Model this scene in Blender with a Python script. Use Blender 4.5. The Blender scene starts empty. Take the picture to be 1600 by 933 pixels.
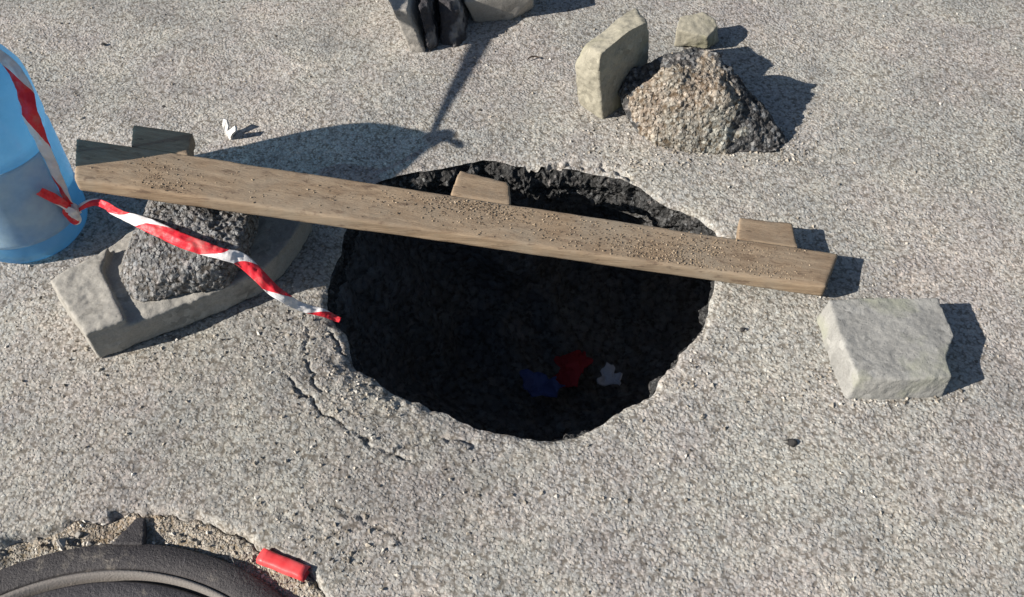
import bpy, bmesh, math, random
import numpy as np
from mathutils import Vector, Matrix
random.seed(7)
RNG = np.random.default_rng(11)
R = math.radians
scene = bpy.context.scene
COL = scene.collection

# ------------------------------------------------------------------ camera
CAM_H, CAM_PITCH, CAM_HFOV = 1.45, 50.0, 55.0        # metres, degrees below the horizon, degrees
cd = bpy.data.cameras.new('camera')
cd.sensor_fit = 'HORIZONTAL'
cd.angle = R(CAM_HFOV)
cd.clip_start = 0.02
cd.clip_end = 500
cam = bpy.data.objects.new('camera', cd)
cam.location = (0, 0, CAM_H)
cam.rotation_euler = (R(90 - CAM_PITCH), 0, 0)
COL.objects.link(cam)
scene.camera = cam

# ------------------------------------------------------------------ sky, sun, exposure
SUN_EL, SHADOW_AZ = 29.0, 19.0
world = bpy.data.worlds.new('World')
scene.world = world
world.use_nodes = True
wn = world.node_tree
sky = wn.nodes.new('ShaderNodeTexSky')
sky.sky_type = 'NISHITA'
sky.sun_disc = False
sky.sun_elevation = R(SUN_EL)
sky.sun_rotation = R(251)
sky.air_density = 1.0
sky.dust_density = 0.6
wn.links.new(sky.outputs[0], wn.nodes['Background'].inputs[0])
wn.nodes['Background'].inputs[1].default_value = 0.05
sd = bpy.data.lights.new('sun', 'SUN')
sd.energy = 4.8
sd.angle = R(0.5)
sd.color = (1.0, 0.94, 0.86)
sun = bpy.data.objects.new('sun', sd)
sun_dir = Vector((math.cos(R(SHADOW_AZ)) * math.cos(R(SUN_EL)), math.sin(R(SHADOW_AZ)) * math.cos(R(SUN_EL)), -math.sin(R(SUN_EL))))
sun.rotation_euler = sun_dir.to_track_quat('-Z', 'Y').to_euler()
sun.location = (-3, -1, 3)
COL.objects.link(sun)
scene.view_settings.view_transform = 'Standard'
scene.view_settings.look = 'None'
scene.view_settings.exposure = 0.8
scene.view_settings.gamma = 1.0

# ------------------------------------------------------------------ survey: a point of the 1600 x 933 photograph to a place in the world
FPX = 800 / math.tan(R(CAM_HFOV / 2))
def ray(x, y):
    p = R(CAM_PITCH)
    return Vector((0, math.cos(p), -math.sin(p))) + Vector((1, 0, 0)) * ((x - 800) / FPX) - Vector((0, math.sin(p), math.cos(p))) * ((y - 466.5) / FPX)
def P(x, y, z=0.0):
    d = ray(x, y); t = (z - CAM_H) / d.z
    return Vector((0, 0, CAM_H)) + d * t
def PV(x, y, Y):
    d = ray(x, y)
    return Vector((0, 0, CAM_H)) + d * (Y / d.y)
def PPL(x, y, o, n):
    c = Vector((0, 0, CAM_H)); d = ray(x, y)
    return c + d * ((o - c).dot(n) / d.dot(n))

# ------------------------------------------------------------------ noise (numpy)
def _h(ix, iy, iz, s):
    n = (ix.astype(np.int64) * 374761393 + iy.astype(np.int64) * 668265263 + iz.astype(np.int64) * 2147483647 + s * 974634777) & 0xffffffff
    n = ((n ^ (n >> 13)) * 1274126177) & 0xffffffff
    n = ((n ^ (n >> 16)) * 2246822519) & 0xffffffff
    n = n ^ (n >> 15)
    return (n & 0xffffff) / float(0xffffff) * 2 - 1
def noise(p, scale, seed=0):
    q = np.asarray(p, float) * scale
    if q.shape[1] == 2: q = np.c_[q, np.zeros(len(q))]
    i = np.floor(q); f = q - i; i = i.astype(np.int64)
    f = f * f * f * (f * (f * 6 - 15) + 10)
    r = 0
    for dx in (0, 1):
        for dy in (0, 1):
            for dz in (0, 1):
                w = (f[:, 0] if dx else 1 - f[:, 0]) * (f[:, 1] if dy else 1 - f[:, 1]) * (f[:, 2] if dz else 1 - f[:, 2])
                r = r + w * _h(i[:, 0] + dx, i[:, 1] + dy, i[:, 2] + dz, seed)
    return r
def fbm(p, scale, seed=0, oct=4, gain=0.5):
    r = 0; a = 1
    for k in range(oct):
        r = r + a * noise(p, scale * 2 ** k, seed + 17 * k); a *= gain
    return r

# ------------------------------------------------------------------ object helpers
def tag(o, label=None, cat=None, group=None, kind=None):
    if label: o['label'] = label
    if cat: o['category'] = cat
    if group: o['group'] = group
    if kind: o['kind'] = kind
    return o
def mesh_obj(name, verts, faces, mat, parent=None, smooth=True):
    me = bpy.data.meshes.new(name)
    me.from_pydata([tuple(v) for v in verts], [], [tuple(f) for f in faces])
    me.update()
    if smooth: me.polygons.foreach_set('use_smooth', [True] * len(me.polygons))
    o = bpy.data.objects.new(name, me)
    if mat: me.materials.append(mat)
    COL.objects.link(o)
    if parent: o.parent = parent
    return o
def empty(name, loc=(0, 0, 0)):
    o = bpy.data.objects.new(name, None); o.location = loc; o.empty_display_size = 0.05
    COL.objects.link(o); return o
def remesh(bm, voxel):
    """closed shells of a bmesh -> evenly meshed arrays (verts, faces), overlapping shells fused"""
    me = bpy.data.meshes.new('tmp'); bm.to_mesh(me); bm.free()
    o = bpy.data.objects.new('tmp', me); COL.objects.link(o)
    m = o.modifiers.new('r', 'REMESH'); m.mode = 'VOXEL'; m.voxel_size = voxel
    dg = bpy.context.evaluated_depsgraph_get(); dg.update()
    ev = o.evaluated_get(dg); em = ev.to_mesh()
    n = len(em.vertices); v = np.empty(n * 3); em.vertices.foreach_get('co', v); v = v.reshape(-1, 3)
    nn = np.empty(n * 3); em.vertices.foreach_get('normal', nn); nn = nn.reshape(-1, 3)
    f = [tuple(p.vertices) for p in em.polygons]
    ev.to_mesh_clear(); bpy.data.objects.remove(o); bpy.data.meshes.remove(me)
    return v, nn, f
def hull_bm(pts):
    bm = bmesh.new()
    for p in pts: bm.verts.new(p)
    bm.verts.ensure_lookup_table()
    r = bmesh.ops.convex_hull(bm, input=bm.verts)
    bmesh.ops.delete(bm, geom=[g for g in r['geom_interior'] if isinstance(g, bmesh.types.BMVert)], context='VERTS')
    bmesh.ops.recalc_face_normals(bm, faces=bm.faces)
    return bm
def prism_into(bm, top, bottom):
    n = len(top)
    a = [bm.verts.new(p) for p in top]; b = [bm.verts.new(p) for p in bottom]
    fs = [bm.faces.new(a), bm.faces.new(b[::-1])]
    for i in range(n): fs.append(bm.faces.new((a[(i + 1) % n], a[i], b[i], b[(i + 1) % n])))
    bmesh.ops.recalc_face_normals(bm, faces=fs)
def worn(name, bm, mat, voxel=0.004, amps=((0.0015, 40),), seed=1, parent=None, origin=None, lump=None, flat_bottom=None):
    """a worn solid: voxel surface, displaced along its normals; origin moves to its base"""
    v, n, f = remesh(bm, voxel)
    o3 = np.array(origin if origin is not None else (v[:, 0].mean(), v[:, 1].mean(), v[:, 2].min()))
    d = np.zeros(len(v))
    for k, (a, s) in enumerate(amps):
        d += a * fbm(v, s, seed + 31 * k, 3)
    if lump:
        a, s = lump
        d += a * (1 - 2 * np.abs(noise(v, s, seed + 5)))
    v2 = v + n * d[:, None]
    if flat_bottom is not None: v2[:, 2] = np.maximum(v2[:, 2], flat_bottom)
    ob = mesh_obj(name, v2 - o3, f, mat, parent)
    ob.location = o3
    return ob

# ------------------------------------------------------------------ materials
def newmat(name):
    m = bpy.data.materials.new(name); m.use_nodes = True
    nt = m.node_tree; b = nt.nodes['Principled BSDF']
    return m, nt, b
class N:
    """small node builder"""
    def __init__(s, nt): s.nt = nt
    def n(s, t, **kw):
        x = s.nt.nodes.new(t)
        for k, v in kw.items(): setattr(x, k, v)
        return x
    def l(s, a, b): s.nt.links.new(a, b)
    def coord(s, which='Object'): return s.n('ShaderNodeTexCoord').outputs[which]
    def mapping(s, v, sc): 
        m = s.n('ShaderNodeMapping'); s.l(v, m.inputs[0]); m.inputs['Scale'].default_value = sc; return m.outputs[0]
    def noise(s, v, sc, det=4, rough=.55, dist=0, out='Fac'):
        x = s.n('ShaderNodeTexNoise'); s.l(v, x.inputs['Vector']); x.inputs['Scale'].default_value = sc
        x.inputs['Detail'].default_value = det; x.inputs['Roughness'].default_value = rough; x.inputs['Distortion'].default_value = dist
        return x.outputs[out]
    def vor(s, v, sc, feature='F1', out='Distance', rand=1.0):
        x = s.n('ShaderNodeTexVoronoi'); x.feature = feature; s.l(v, x.inputs['Vector']); x.inputs['Scale'].default_value = sc
        x.inputs['Randomness'].default_value = rand
        return x.outputs[out]
    def ramp(s, f, stops, mode='LINEAR'):
        x = s.n('ShaderNodeValToRGB'); s.l(f, x.inputs[0]); e = x.color_ramp.elements; x.color_ramp.interpolation = mode
        while len(e) < len(stops): e.new(0.5)
        for k, (p, c) in enumerate(stops):
            e[k].position = p; e[k].color = (c[0], c[1], c[2], 1) if hasattr(c, '__len__') else (c, c, c, 1)
        return x.outputs[0]
    def mix(s, f, a, b, mode='MIX'):
        x = s.n('ShaderNodeMix', data_type='RGBA', blend_type=mode)
        for i, v in ((0, f), (6, a), (7, b)):
            if hasattr(v, 'is_linked'): s.l(v, x.inputs[i])
            elif i == 0: x.inputs[0].default_value = v
            else: x.inputs[i].default_value = (v[0], v[1], v[2], 1)
        return x.outputs[2]
    def math(s, op, a, b=0.0):
        x = s.n('ShaderNodeMath', operation=op)
        for i, v in ((0, a), (1, b)):
            if hasattr(v, 'is_linked'): s.l(v, x.inputs[i])
            else: x.inputs[i].default_value = v
        return x.outputs[0]
    def bump(s, h, strength, dist, normal=None):
        x = s.n('ShaderNodeBump'); s.l(h, x.inputs['Height']); x.inputs['Strength'].default_value = strength; x.inputs['Distance'].default_value = dist
        if normal: s.l(normal, x.inputs['Normal'])
        return x.outputs[0]
    def warp(s, v, sc, amt):
        c = s.noise(v, sc, 2, out='Color')
        sub = s.n('ShaderNodeVectorMath', operation='SUBTRACT'); s.l(c, sub.inputs[0]); sub.inputs[1].default_value = (.5, .5, .5)
        scl = s.n('ShaderNodeVectorMath', operation='SCALE'); s.l(sub.outputs[0], scl.inputs[0]); scl.inputs['Scale'].default_value = amt
        ad = s.n('ShaderNodeVectorMath', operation='ADD'); s.l(v, ad.inputs[0]); s.l(scl.outputs[0], ad.inputs[1])
        return ad.outputs[0]

def mat_aggregate(name, stops, gap, sc=105, bump_d=0.0035, tint=None, rough=.9, strength=1.0, soft=.5, specks=False):
    """stones bound in bitumen or cement: every stone its own tone, binder and pits between"""
    m, nt, b = newmat(name); k = N(nt)
    co = k.coord()
    v = k.warp(co, 130, .007)
    vo = k.n('ShaderNodeTexVoronoi'); k.l(v, vo.inputs['Vector']); vo.inputs['Scale'].default_value = sc
    sep = k.n('ShaderNodeSeparateColor'); k.l(vo.outputs['Color'], sep.inputs[0])
    c = k.ramp(sep.outputs[0], stops)
    hue = k.ramp(sep.outputs[1], [(0.0, (1.09, .975, .91)), (.35, (1.02, 1.0, .96)), (.65, (.99, 1.0, .99)), (1.0, (.95, 1.0, 1.04))])
    c = k.mix(.8, c, hue, 'MULTIPLY')
    fine = k.noise(co, 260, 3, .65)
    mid = k.noise(co, 85, 3, .6)
    mean = [sum(x[1] for x in stops) / len(stops)] * 3
    c = k.mix(k.ramp(mid, [(.35, soft), (.65, soft * .35)]), c, mean)               # mortar and dust over the stones
    stone = k.ramp(vo.outputs['Distance'], [(.30, 1.0), (.62, 0.0)])
    pit = k.math('MULTIPLY', k.math('SUBTRACT', 1.0, stone), k.ramp(mid, [(.40, 1.0), (.58, .12)]))
    c = k.mix(pit, c, gap)
    c = k.mix(.6, c, k.ramp(fine, [(.3, .74), (.7, 1.22)]), 'MULTIPLY')
    if specks:
        spk = k.noise(co, 95, 2, .5)
        c = k.mix(k.ramp(spk, [(.61, 0.0), (.70, .75)]), c, gap)
        dark_zone = k.n('ShaderNodeVectorMath', operation='DISTANCE'); k.l(k.warp(co, 3.5, .45), dark_zone.inputs[0]); dark_zone.inputs[1].default_value = (-.42, .92, 0)
        c = k.mix(k.ramp(dark_zone.outputs['Value'], [(.22, .8), (.62, 0.0)]), c, k.mix(1.0, c, (.84, .83, .82), 'MULTIPLY'))      # broad darker zone by the cracks, fading outwards
        c = k.mix(k.ramp(spk, [(.27, .4), (.34, 0.0)]), c, [.56, .54, .50])
    if specks:
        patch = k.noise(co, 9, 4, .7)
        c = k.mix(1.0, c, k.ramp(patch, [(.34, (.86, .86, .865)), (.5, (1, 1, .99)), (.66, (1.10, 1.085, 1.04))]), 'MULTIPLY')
    if tint:
        big = k.noise(co, 2.8, 5, .68, out='Color')
        sp = k.n('ShaderNodeSeparateColor'); k.l(big, sp.inputs[0])
        c = k.mix(1.0, c, k.ramp(sp.outputs[0], tint), 'MULTIPLY')
        c = k.mix(1.0, c, k.ramp(sp.outputs[1], [(.34, (.80, .80, .81)), (.5, (1, 1, 1)), (.66, (1.12, 1.105, 1.075))]), 'MULTIPLY')
    k.l(c, b.inputs['Base Color'])
    b.inputs['Roughness'].default_value = rough
    b.inputs['Specular IOR Level'].default_value = .2
    h = k.math('ADD', k.math('MULTIPLY', stone, k.math('ADD', .3, sep.outputs[2])), k.math('ADD', k.math('MULTIPLY', fine, .9), k.math('MULTIPLY', mid, 1.2)))
    k.l(k.bump(h, strength, bump_d), b.inputs['Normal'])
    return m

M = {}
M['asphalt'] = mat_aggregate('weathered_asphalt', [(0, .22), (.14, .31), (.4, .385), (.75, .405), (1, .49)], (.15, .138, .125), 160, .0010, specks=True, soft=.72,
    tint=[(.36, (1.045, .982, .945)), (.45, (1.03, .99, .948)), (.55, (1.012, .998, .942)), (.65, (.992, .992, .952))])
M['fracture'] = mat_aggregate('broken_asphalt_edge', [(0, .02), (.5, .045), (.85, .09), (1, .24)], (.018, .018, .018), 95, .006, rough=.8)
M['soil'] = mat_aggregate('damp_soil', [(0, .20), (.6, .31), (1, .44)], (.13, .12, .105), 40, .012)
M['chunk'] = mat_aggregate('old_asphalt_rubble', [(0, .12), (.3, .20), (.6, .265), (1, .35)], (.072, .063, .054), 110, .0042, soft=.45)
M['rubble'] = mat_aggregate('gravelly_concrete', [(0, .14), (.3, .25), (.7, .36), (1, .50)], (.11, .09, .07), 110, .005,
    tint=[(.38, (1.12, .93, .76)), (.5, (1.05, .97, .84)), (.62, (.97, .97, .88))], soft=.4)
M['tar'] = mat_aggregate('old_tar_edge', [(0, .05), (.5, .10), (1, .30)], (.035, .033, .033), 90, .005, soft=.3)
M['dirt'] = mat_aggregate('sandy_dirt', [(0, .18), (.5, .33), (1, .47)], (.22, .19, .15), 190, .003,
    tint=[(.38, (1.1, .96, .80)), (.62, (1.0, .98, .90))])

def mat_concrete(name, col, var=.12, rough=.9, stain=None, bump=.0012):
    m, nt, b = newmat(name); k = N(nt)
    v = k.coord()
    c = k.mix(k.ramp(k.noise(v, 14, 5, .65), [(.3, 0.0), (.7, 1.0)]), [x * (1 - var) for x in col], [min(1, x * (1 + var)) for x in col])
    c = k.mix(.6, c, k.ramp(k.noise(v, 260, 3, .7), [(.25, .7), (.7, 1.2)]), 'MULTIPLY')
    pit = k.vor(v, 130)
    c = k.mix(k.ramp(pit, [(.05, .6), (.16, 0.0)]), c, [x * .45 for x in col])
    st_ = k.n('ShaderNodeTexVoronoi'); k.l(k.warp(v, 60, .01), st_.inputs['Vector']); st_.inputs['Scale'].default_value = 75
    sc_ = k.n('ShaderNodeSeparateColor'); k.l(st_.outputs['Color'], sc_.inputs[0])
    worn_ = k.ramp(k.noise(v, 22, 4, .7), [(.50, 0.0), (.60, .75)])
    c = k.mix(worn_, c, k.mix(1.0, col, k.ramp(sc_.outputs[0], [(0, .55), (.5, .95), (1, 1.35)]), 'MULTIPLY'))
    grime = k.noise(k.warp(v, 7, .06), 11, 6, .72)
    c = k.mix(k.ramp(grime, [(.55, 0.0), (.70, .55)]), c, [x * .52 for x in col])
    if stain:
        c = k.mix(k.ramp(k.noise(k.warp(v, 9, .05), 9, 4, .6), [(.52, 0.0), (.66, .75)]), c, stain)
    k.l(c, b.inputs['Base Color']); b.inputs['Roughness'].default_value = rough
    b.inputs['Specular IOR Level'].default_value = .25
    h = k.math('ADD', k.noise(v, 180, 5, .7), k.math('MULTIPLY', k.ramp(pit, [(.0, 0.0), (.2, 1.0)]), .5))
    k.l(k.bump(h, .9, bump), b.inputs['Normal'])
    return m
M['concrete'] = mat_concrete('kerb_concrete', (.305, .29, .26))
M['paver'] = mat_concrete('grey_paver', (.27, .266, .25), .22, stain=(.28, .285, .225), bump=.0018)
M['yellow'] = mat_concrete('buff_concrete', (.30, .28, .222), .14, stain=(.29, .282, .185))
M['pale'] = mat_concrete('pale_concrete', (.32, .30, .27), .1)
M['darkstone'] = mat_concrete('dark_stone', (.055, .052, .056), .3, stain=(.36, .35, .34), bump=.004)

def mat_wood():
    m, nt, b = newmat('weathered_timber'); k = N(nt)
    v = k.coord()
    vs = k.mapping(k.warp(v, 6, .02), (1.2, 16, 16))
    g = k.noise(vs, 5, 6, .62, .6)
    c = k.ramp(g, [(.22, (.155, .105, .07)), (.42, (.25, .178, .115)), (.6, (.34, .252, .168)), (.8, (.415, .322, .225))])
    fine = k.noise(k.mapping(v, (6, 150, 150)), 4, 3, .6)
    c = k.mix(.6, c, k.ramp(fine, [(.3, .8), (.65, 1.08)]), 'MULTIPLY')
    dirt = k.noise(k.warp(v, 5, .1), 7, 5, .7)
    c = k.mix(k.ramp(dirt, [(.42, 0.0), (.66, .85)]), c, (.295, .242, .18))
    kn = k.vor(k.mapping(k.warp(v, 12, .02), (1, 2.2, 2.2)), 3.1)
    c = k.mix(k.ramp(kn, [(.04, .85), (.10, .35), (.16, 0.0)]), c, (.12, .075, .045))
    spot = k.noise(k.mapping(v, (1, 2.5, 2.5)), 26, 4, .7)
    c = k.mix(k.ramp(spot, [(.56, 0.0), (.68, .75)]), c, (.12, .08, .055))
    k.l(c, b.inputs['Base Color']); b.inputs['Roughness'].default_value = .8
    b.inputs['Specular IOR Level'].default_value = .3
    k.l(k.bump(k.math('ADD', fine, k.math('MULTIPLY', g, .8)), .8, .0016), b.inputs['Normal'])
    return m
M['wood'] = mat_wood()

def mat_plain(name, col, rough=.5, spec=.5, bump=None, var=None, metallic=0):
    m, nt, b = newmat(name); k = N(nt); v = k.coord()
    if var:
        c = k.mix(k.ramp(k.noise(v, var[0], 5, .65), [(.35, 0.0), (.68, 1.0)]), col, var[1]); k.l(c, b.inputs['Base Color'])
    else: b.inputs['Base Color'].default_value = (*col, 1)
    b.inputs['Roughness'].default_value = rough; b.inputs['Specular IOR Level'].default_value = spec; b.inputs['Metallic'].default_value = metallic
    if bump: k.l(k.bump(k.noise(v, bump[0], 4, .6), .8, bump[1]), b.inputs['Normal'])
    return m
M['red_plastic'] = mat_plain('red_plastic', (.72, .035, .04), .45, .5, (60, .001), (30, (.8, .10, .10)))
M['white_scrap'] = mat_plain('white_scrap', (.55, .54, .52), .6)
M['twig'] = mat_plain('dry_twig', (.05, .035, .025), .9)
M['black_debris'] = mat_plain('bitumen_crumb', (.035, .033, .032), .8, .3, (200, .002))
M['red_rag'] = mat_plain('red_rag', (.42, .03, .035), .8)
M['blue_bag'] = mat_plain('blue_bag', (.10, .13, .32), .6)
M['white_bag'] = mat_plain('white_bag', (.62, .64, .70), .7)
M['iron'] = None

def mat_iron(name, base, dust, amount):
    m, nt, b = newmat(name); k = N(nt); v = k.coord()
    n = k.noise(v, 9, 6, .7)
    c = k.mix(k.ramp(n, [(.38, 0.0), (.75, amount)]), base, dust)
    scr = k.noise(k.mapping(k.warp(v, 8, .05), (70, 6, 6)), 5, 3, .6)
    c = k.mix(k.ramp(scr, [(.68, 0.0), (.76, .55)]), c, (.26, .25, .26))
    scr2 = k.noise(k.mapping(k.warp(v, 5, .08), (9, 80, 9)), 4, 3, .6)
    c = k.mix(k.ramp(scr2, [(.69, 0.0), (.76, .4)]), c, (.24, .225, .22))
    sand = k.noise(k.warp(v, 14, .05), 16, 6, .75)
    c = k.mix(k.ramp(sand, [(.57, 0.0), (.68, .7)]), c, (.21, .185, .155))
    pits = k.noise(v, 75, 5, .75)
    c = k.mix(k.ramp(pits, [(.61, 0.0), (.72, .45)]), c, (.17, .155, .14))
    k.l(c, b.inputs['Base Color']); b.inputs['Roughness'].default_value = .62; b.inputs['Specular IOR Level'].default_value = .4
    k.l(k.bump(k.math('ADD', k.noise(v, 220, 4, .7), pits), .9, .0028), b.inputs['Normal'])
    return m
M['iron'] = mat_iron('manhole_iron', (.03, .028, .033), (.10, .092, .094), .45)
M['iron_frame'] = mat_iron('manhole_frame_iron', (.028, .025, .028), (.10, .09, .085), .5)
M['ring_dust'] = mat_plain('rust_dust', (.20, .185, .17), .9, .2, (300, .002), (60, (.20, .18, .165)))

def mat_jug():
    m, nt, b = newmat('blue_translucent_plastic'); k = N(nt); v = k.coord()
    cloud = k.noise(v, 9, 4, .6)
    b.inputs['Base Color'].default_value = (.07, .30, .66, 1); b.inputs['Roughness'].default_value = .22
    k.l(k.mix(k.ramp(cloud, [(.35, 0.0), (.7, 1.0)]), (.11, .33, .56), (.28, .53, .68)), b.inputs['Base Color'])
    k.l(k.bump(k.noise(v, 30, 3, .5), .4, .002), b.inputs['Normal'])
    tl = k.n('ShaderNodeBsdfTranslucent'); tl.inputs[0].default_value = (.25, .62, .92, 1)
    tp = k.n('ShaderNodeBsdfTransparent'); tp.inputs[0].default_value = (.50, .74, .90, 1)
    m1 = k.n('ShaderNodeMixShader'); m1.inputs[0].default_value = .45; k.l(b.outputs[0], m1.inputs[1]); k.l(tl.outputs[0], m1.inputs[2])
    m2 = k.n('ShaderNodeMixShader'); m2.inputs[0].default_value = .36; k.l(m1.outputs[0], m2.inputs[1]); k.l(tp.outputs[0], m2.inputs[2])
    k.l(m2.outputs[0], nt.nodes['Material Output'].inputs[0])
    return m
M['jug'] = mat_jug()
M['label'] = mat_plain('faded_label', (.44, .55, .60), .5, .3, (40, .001), (9, (.34, .49, .60)))
M['cap'] = mat_plain('blue_cap', (.04, .16, .5), .4)

def mat_tape():
    m, nt, b = newmat('barrier_tape_film'); k = N(nt)
    uv = k.n('ShaderNodeUVMap').outputs[0]
    s = k.n('ShaderNodeSeparateXYZ'); k.l(uv, s.inputs[0])
    ph = k.math('FRACT', k.math('ADD', s.outputs[0], k.math('MULTIPLY', s.outputs[1], .30)))
    red = k.math('LESS_THAN', ph, .5)
    n = k.noise(k.coord(), 60, 4, .6)
    white = k.mix(n, (.72, .70, .70), (.86, .85, .84))
    redc = k.mix(n, (.70, .014, .03), (.84, .03, .05))
    c = k.mix(red, white, redc)
    c = k.mix(k.ramp(k.noise(k.coord(), 35, 5, .7), [(.5, 0.0), (.72, .45)]), c, (.42, .36, .30))
    k.l(c, b.inputs['Base Color']); b.inputs['Roughness'].default_value = .5
    k.l(k.bump(k.noise(k.coord(), 140, 4, .6), .5, .002), b.inputs['Normal'])
    tl = k.n('ShaderNodeBsdfTranslucent'); k.l(c, tl.inputs[0])
    mx = k.n('ShaderNodeMixShader'); mx.inputs[0].default_value = .22; k.l(b.outputs[0], mx.inputs[1]); k.l(tl.outputs[0], mx.inputs[2])
    k.l(mx.outputs[0], nt.nodes['Material Output'].inputs[0])
    return m
M['tape'] = mat_tape()

# ================================================================== GROUND
HOLE_PX = [(565, 305), (595, 284), (641, 271), (690, 264), (732, 254), (801, 256), (850, 262), (890, 263), (935, 270), (985, 285), (1021, 306), (1048, 322), (1090, 338), (1118, 362),
           (1122, 400), (1117, 434), (1109, 472), (1104, 501), (1088, 525), (1064, 547), (1055, 570), (1028, 592), (1018, 612), (976, 636), (912, 672), (894, 681), (836, 685), (800, 680),
           (752, 669), (694, 643), (646, 620), (610, 600), (580, 578), (555, 562), (538, 515), (512, 484), (508, 450), (520, 418), (533, 390), (540, 350)]
HC = P(815, 455); HC = np.array([HC.x, HC.y])
hp = np.array([[P(*q).x, P(*q).y] for q in HOLE_PX]) - HC
th = np.arctan2(hp[:, 1], hp[:, 0]); rr = np.hypot(hp[:, 0], hp[:, 1])
o_ = np.argsort(th); th, rr = th[o_], rr[o_]
NA = 1100
TH = np.linspace(-math.pi, math.pi, NA, endpoint=False)
RIM = np.interp(TH, np.r_[th - 2 * math.pi, th, th + 2 * math.pi], np.r_[rr, rr, rr])
ker = np.hanning(15); ker /= ker.sum()
RIM_S = np.convolve(np.r_[RIM[-20:], RIM, RIM[:20]], ker, 'same')[20:-20]
circ = np.c_[np.cos(TH), np.sin(TH)] * .36
FINE = fbm(circ, 16, 3, 4, .5) * .0048 + np.minimum(0, noise(circ, 60, 9)) * .0025

MC = np.array([-0.613, 0.286]); MR = 0.426         # manhole centre and outer frame radius
CRACKS = [([(428, 568), (455, 595), (490, 632), (505, 648), (520, 655), (545, 672), (580, 690), (615, 712), (640, 716)], .0080, .0021),
          ([(470, 488), (479, 505), (480, 530), (474, 552)], .0045, .0021),
          ([(516, 512), (530, 540), (548, 556)], .010, .0028),
          ([(818, 258), (850, 262), (895, 257), (937, 258), (962, 268), (985, 280)], .016, .0035),
          ([(505, 785), (560, 806), (585, 826), (640, 846)], .007, .0022),
          ([(480, 560), (492, 585), (500, 612)], .008, .0028),
          ([(600, 716), (650, 690), (690, 680), (745, 690)], .006, .0028),
          ([(1104, 501), (1098, 530), (1075, 556)], .010, .0028),
          ([(380, 792), (440, 800), (500, 832)], .004, .003)]
def seg_dist(p, a, b):
    ab = b - a; t = np.clip(((p - a) @ ab) / (ab @ ab), 0, 1)
    return np.linalg.norm(p - (a + t[:, None] * ab), axis=1)
EDGE_PX = [(-60, 862), (0, 843), (45, 826), (130, 806), (180, 800), (215, 800), (260, 797), (340, 812), (400, 842), (470, 880), (515, 933)]
ep = np.array([[P(*q).x, P(*q).y] for q in EDGE_PX]) - MC
eth = np.arctan2(ep[:, 1], ep[:, 0]); er = np.hypot(ep[:, 0], ep[:, 1]); oo = np.argsort(eth); eth, er = eth[oo], er[oo]
def recess_edge(p):
    d = p - MC
    t = np.arctan2(d[:, 1], d[:, 0])
    e = np.interp(t, eth, er, left=er.mean(), right=er.mean())
    return e + fbm(p, 30, 21, 3) * .006
def ground_z(p, s=None):
    z = fbm(p, 3.0, 40, 3) * .0035
    z += fbm(p, 70, 44, 3) * .0007
    for pts, dep, wid in CRACKS:
        q = np.array([[P(*a).x, P(*a).y] for a in pts])
        m = (p[:, 0] > q[:, 0].min() - .05) & (p[:, 0] < q[:, 0].max() + .05) & (p[:, 1] > q[:, 1].min() - .05) & (p[:, 1] < q[:, 1].max() + .05)
        if not m.any(): continue
        pm = p[m]; pw = pm + np.c_[fbm(pm, 45, 61, 3), fbm(pm, 45, 67, 3)] * .0065
        d = np.full(len(pm), 9.0)
        for i in range(len(q) - 1): d = np.minimum(d, seg_dist(pw, q[i], q[i + 1]))
        ww = wid * (1.0 + .6 * noise(pm, 25, 3))
        z[m] -= dep * np.exp(-(d / ww) ** 2) * np.clip(.75 + .7 * noise(pm, 18, 4), .1, 1)
    dm = np.hypot(p[:, 0] - MC[0], p[:, 1] - MC[1])
    m = dm < .62
    if m.any():
        e = recess_edge(p[m]); z[m] -= .030 * np.clip((e - dm[m]) / .010, 0, 1)
    if s is not None:
        a = np.arctan2(p[:, 1] - HC[1], p[:, 0] - HC[0])
        sag = np.exp(-((a + 2.45) / .55) ** 2)              # the lip sags where the cracks run, lower left of the hole
        z -= sag * .022 * np.exp(-s / .07)
        chip = np.clip(.5 + 1.2 * noise(np.c_[np.cos(a), np.sin(a)], 5, 77), 0, 1)
        z -= (.003 + .007 * chip) * np.exp(-s / (.006 + .005 * chip))
        z += np.exp(-s / .05) * fbm(p, 55, 91, 3) * .0024 * (.4 + 1.5 * sag)
    return z
S = [0.0]
st = .0025
while S[-1] < 70:
    if S[-1] < .18: st = .003
    elif S[-1] < .5: st = .0045
    elif S[-1] < 1.35: st = .007
    else: st *= 1.13
    S.append(S[-1] + st)
S = np.array(S)
NR = len(S)
rad = RIM_S[None, :] + FINE[None, :] * np.exp(-S[:, None] / .03) + S[:, None]
gx = HC[0] + rad * np.cos(TH)[None, :]; gy = HC[1] + rad * np.sin(TH)[None, :]
gp = np.c_[gx.ravel(), gy.ravel()]
gz = ground_z(gp, np.repeat(S, NA))
gv = np.c_[gp, gz]
def ring_faces(nr, na):
    i = np.arange(nr - 1)[:, None] * na; j = np.arange(na)[None, :]; j2 = (np.arange(na)[None, :] + 1) % na
    return np.stack([(i + j).ravel(), (i + na + j).ravel(), (i + na + j2).ravel(), (i + j2).ravel()], 1)
def quad_mesh(name, v, f, mat):
    me = bpy.data.meshes.new(name)
    me.vertices.add(len(v)); me.vertices.foreach_set('co', np.ascontiguousarray(v, dtype=np.float32).ravel())
    me.loops.add(f.size); me.loops.foreach_set('vertex_index', f.astype(np.int32).ravel())
    me.polygons.add(len(f)); me.polygons.foreach_set('loop_start', np.arange(0, f.size, 4, dtype=np.int32)); 
    me.update(calc_edges=True); me.validate()
    me.polygons.foreach_set('use_smooth', np.ones(len(me.polygons), dtype=bool))
    me.materials.append(mat)
    o = bpy.data.objects.new(name, me); COL.objects.link(o); return o
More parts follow.
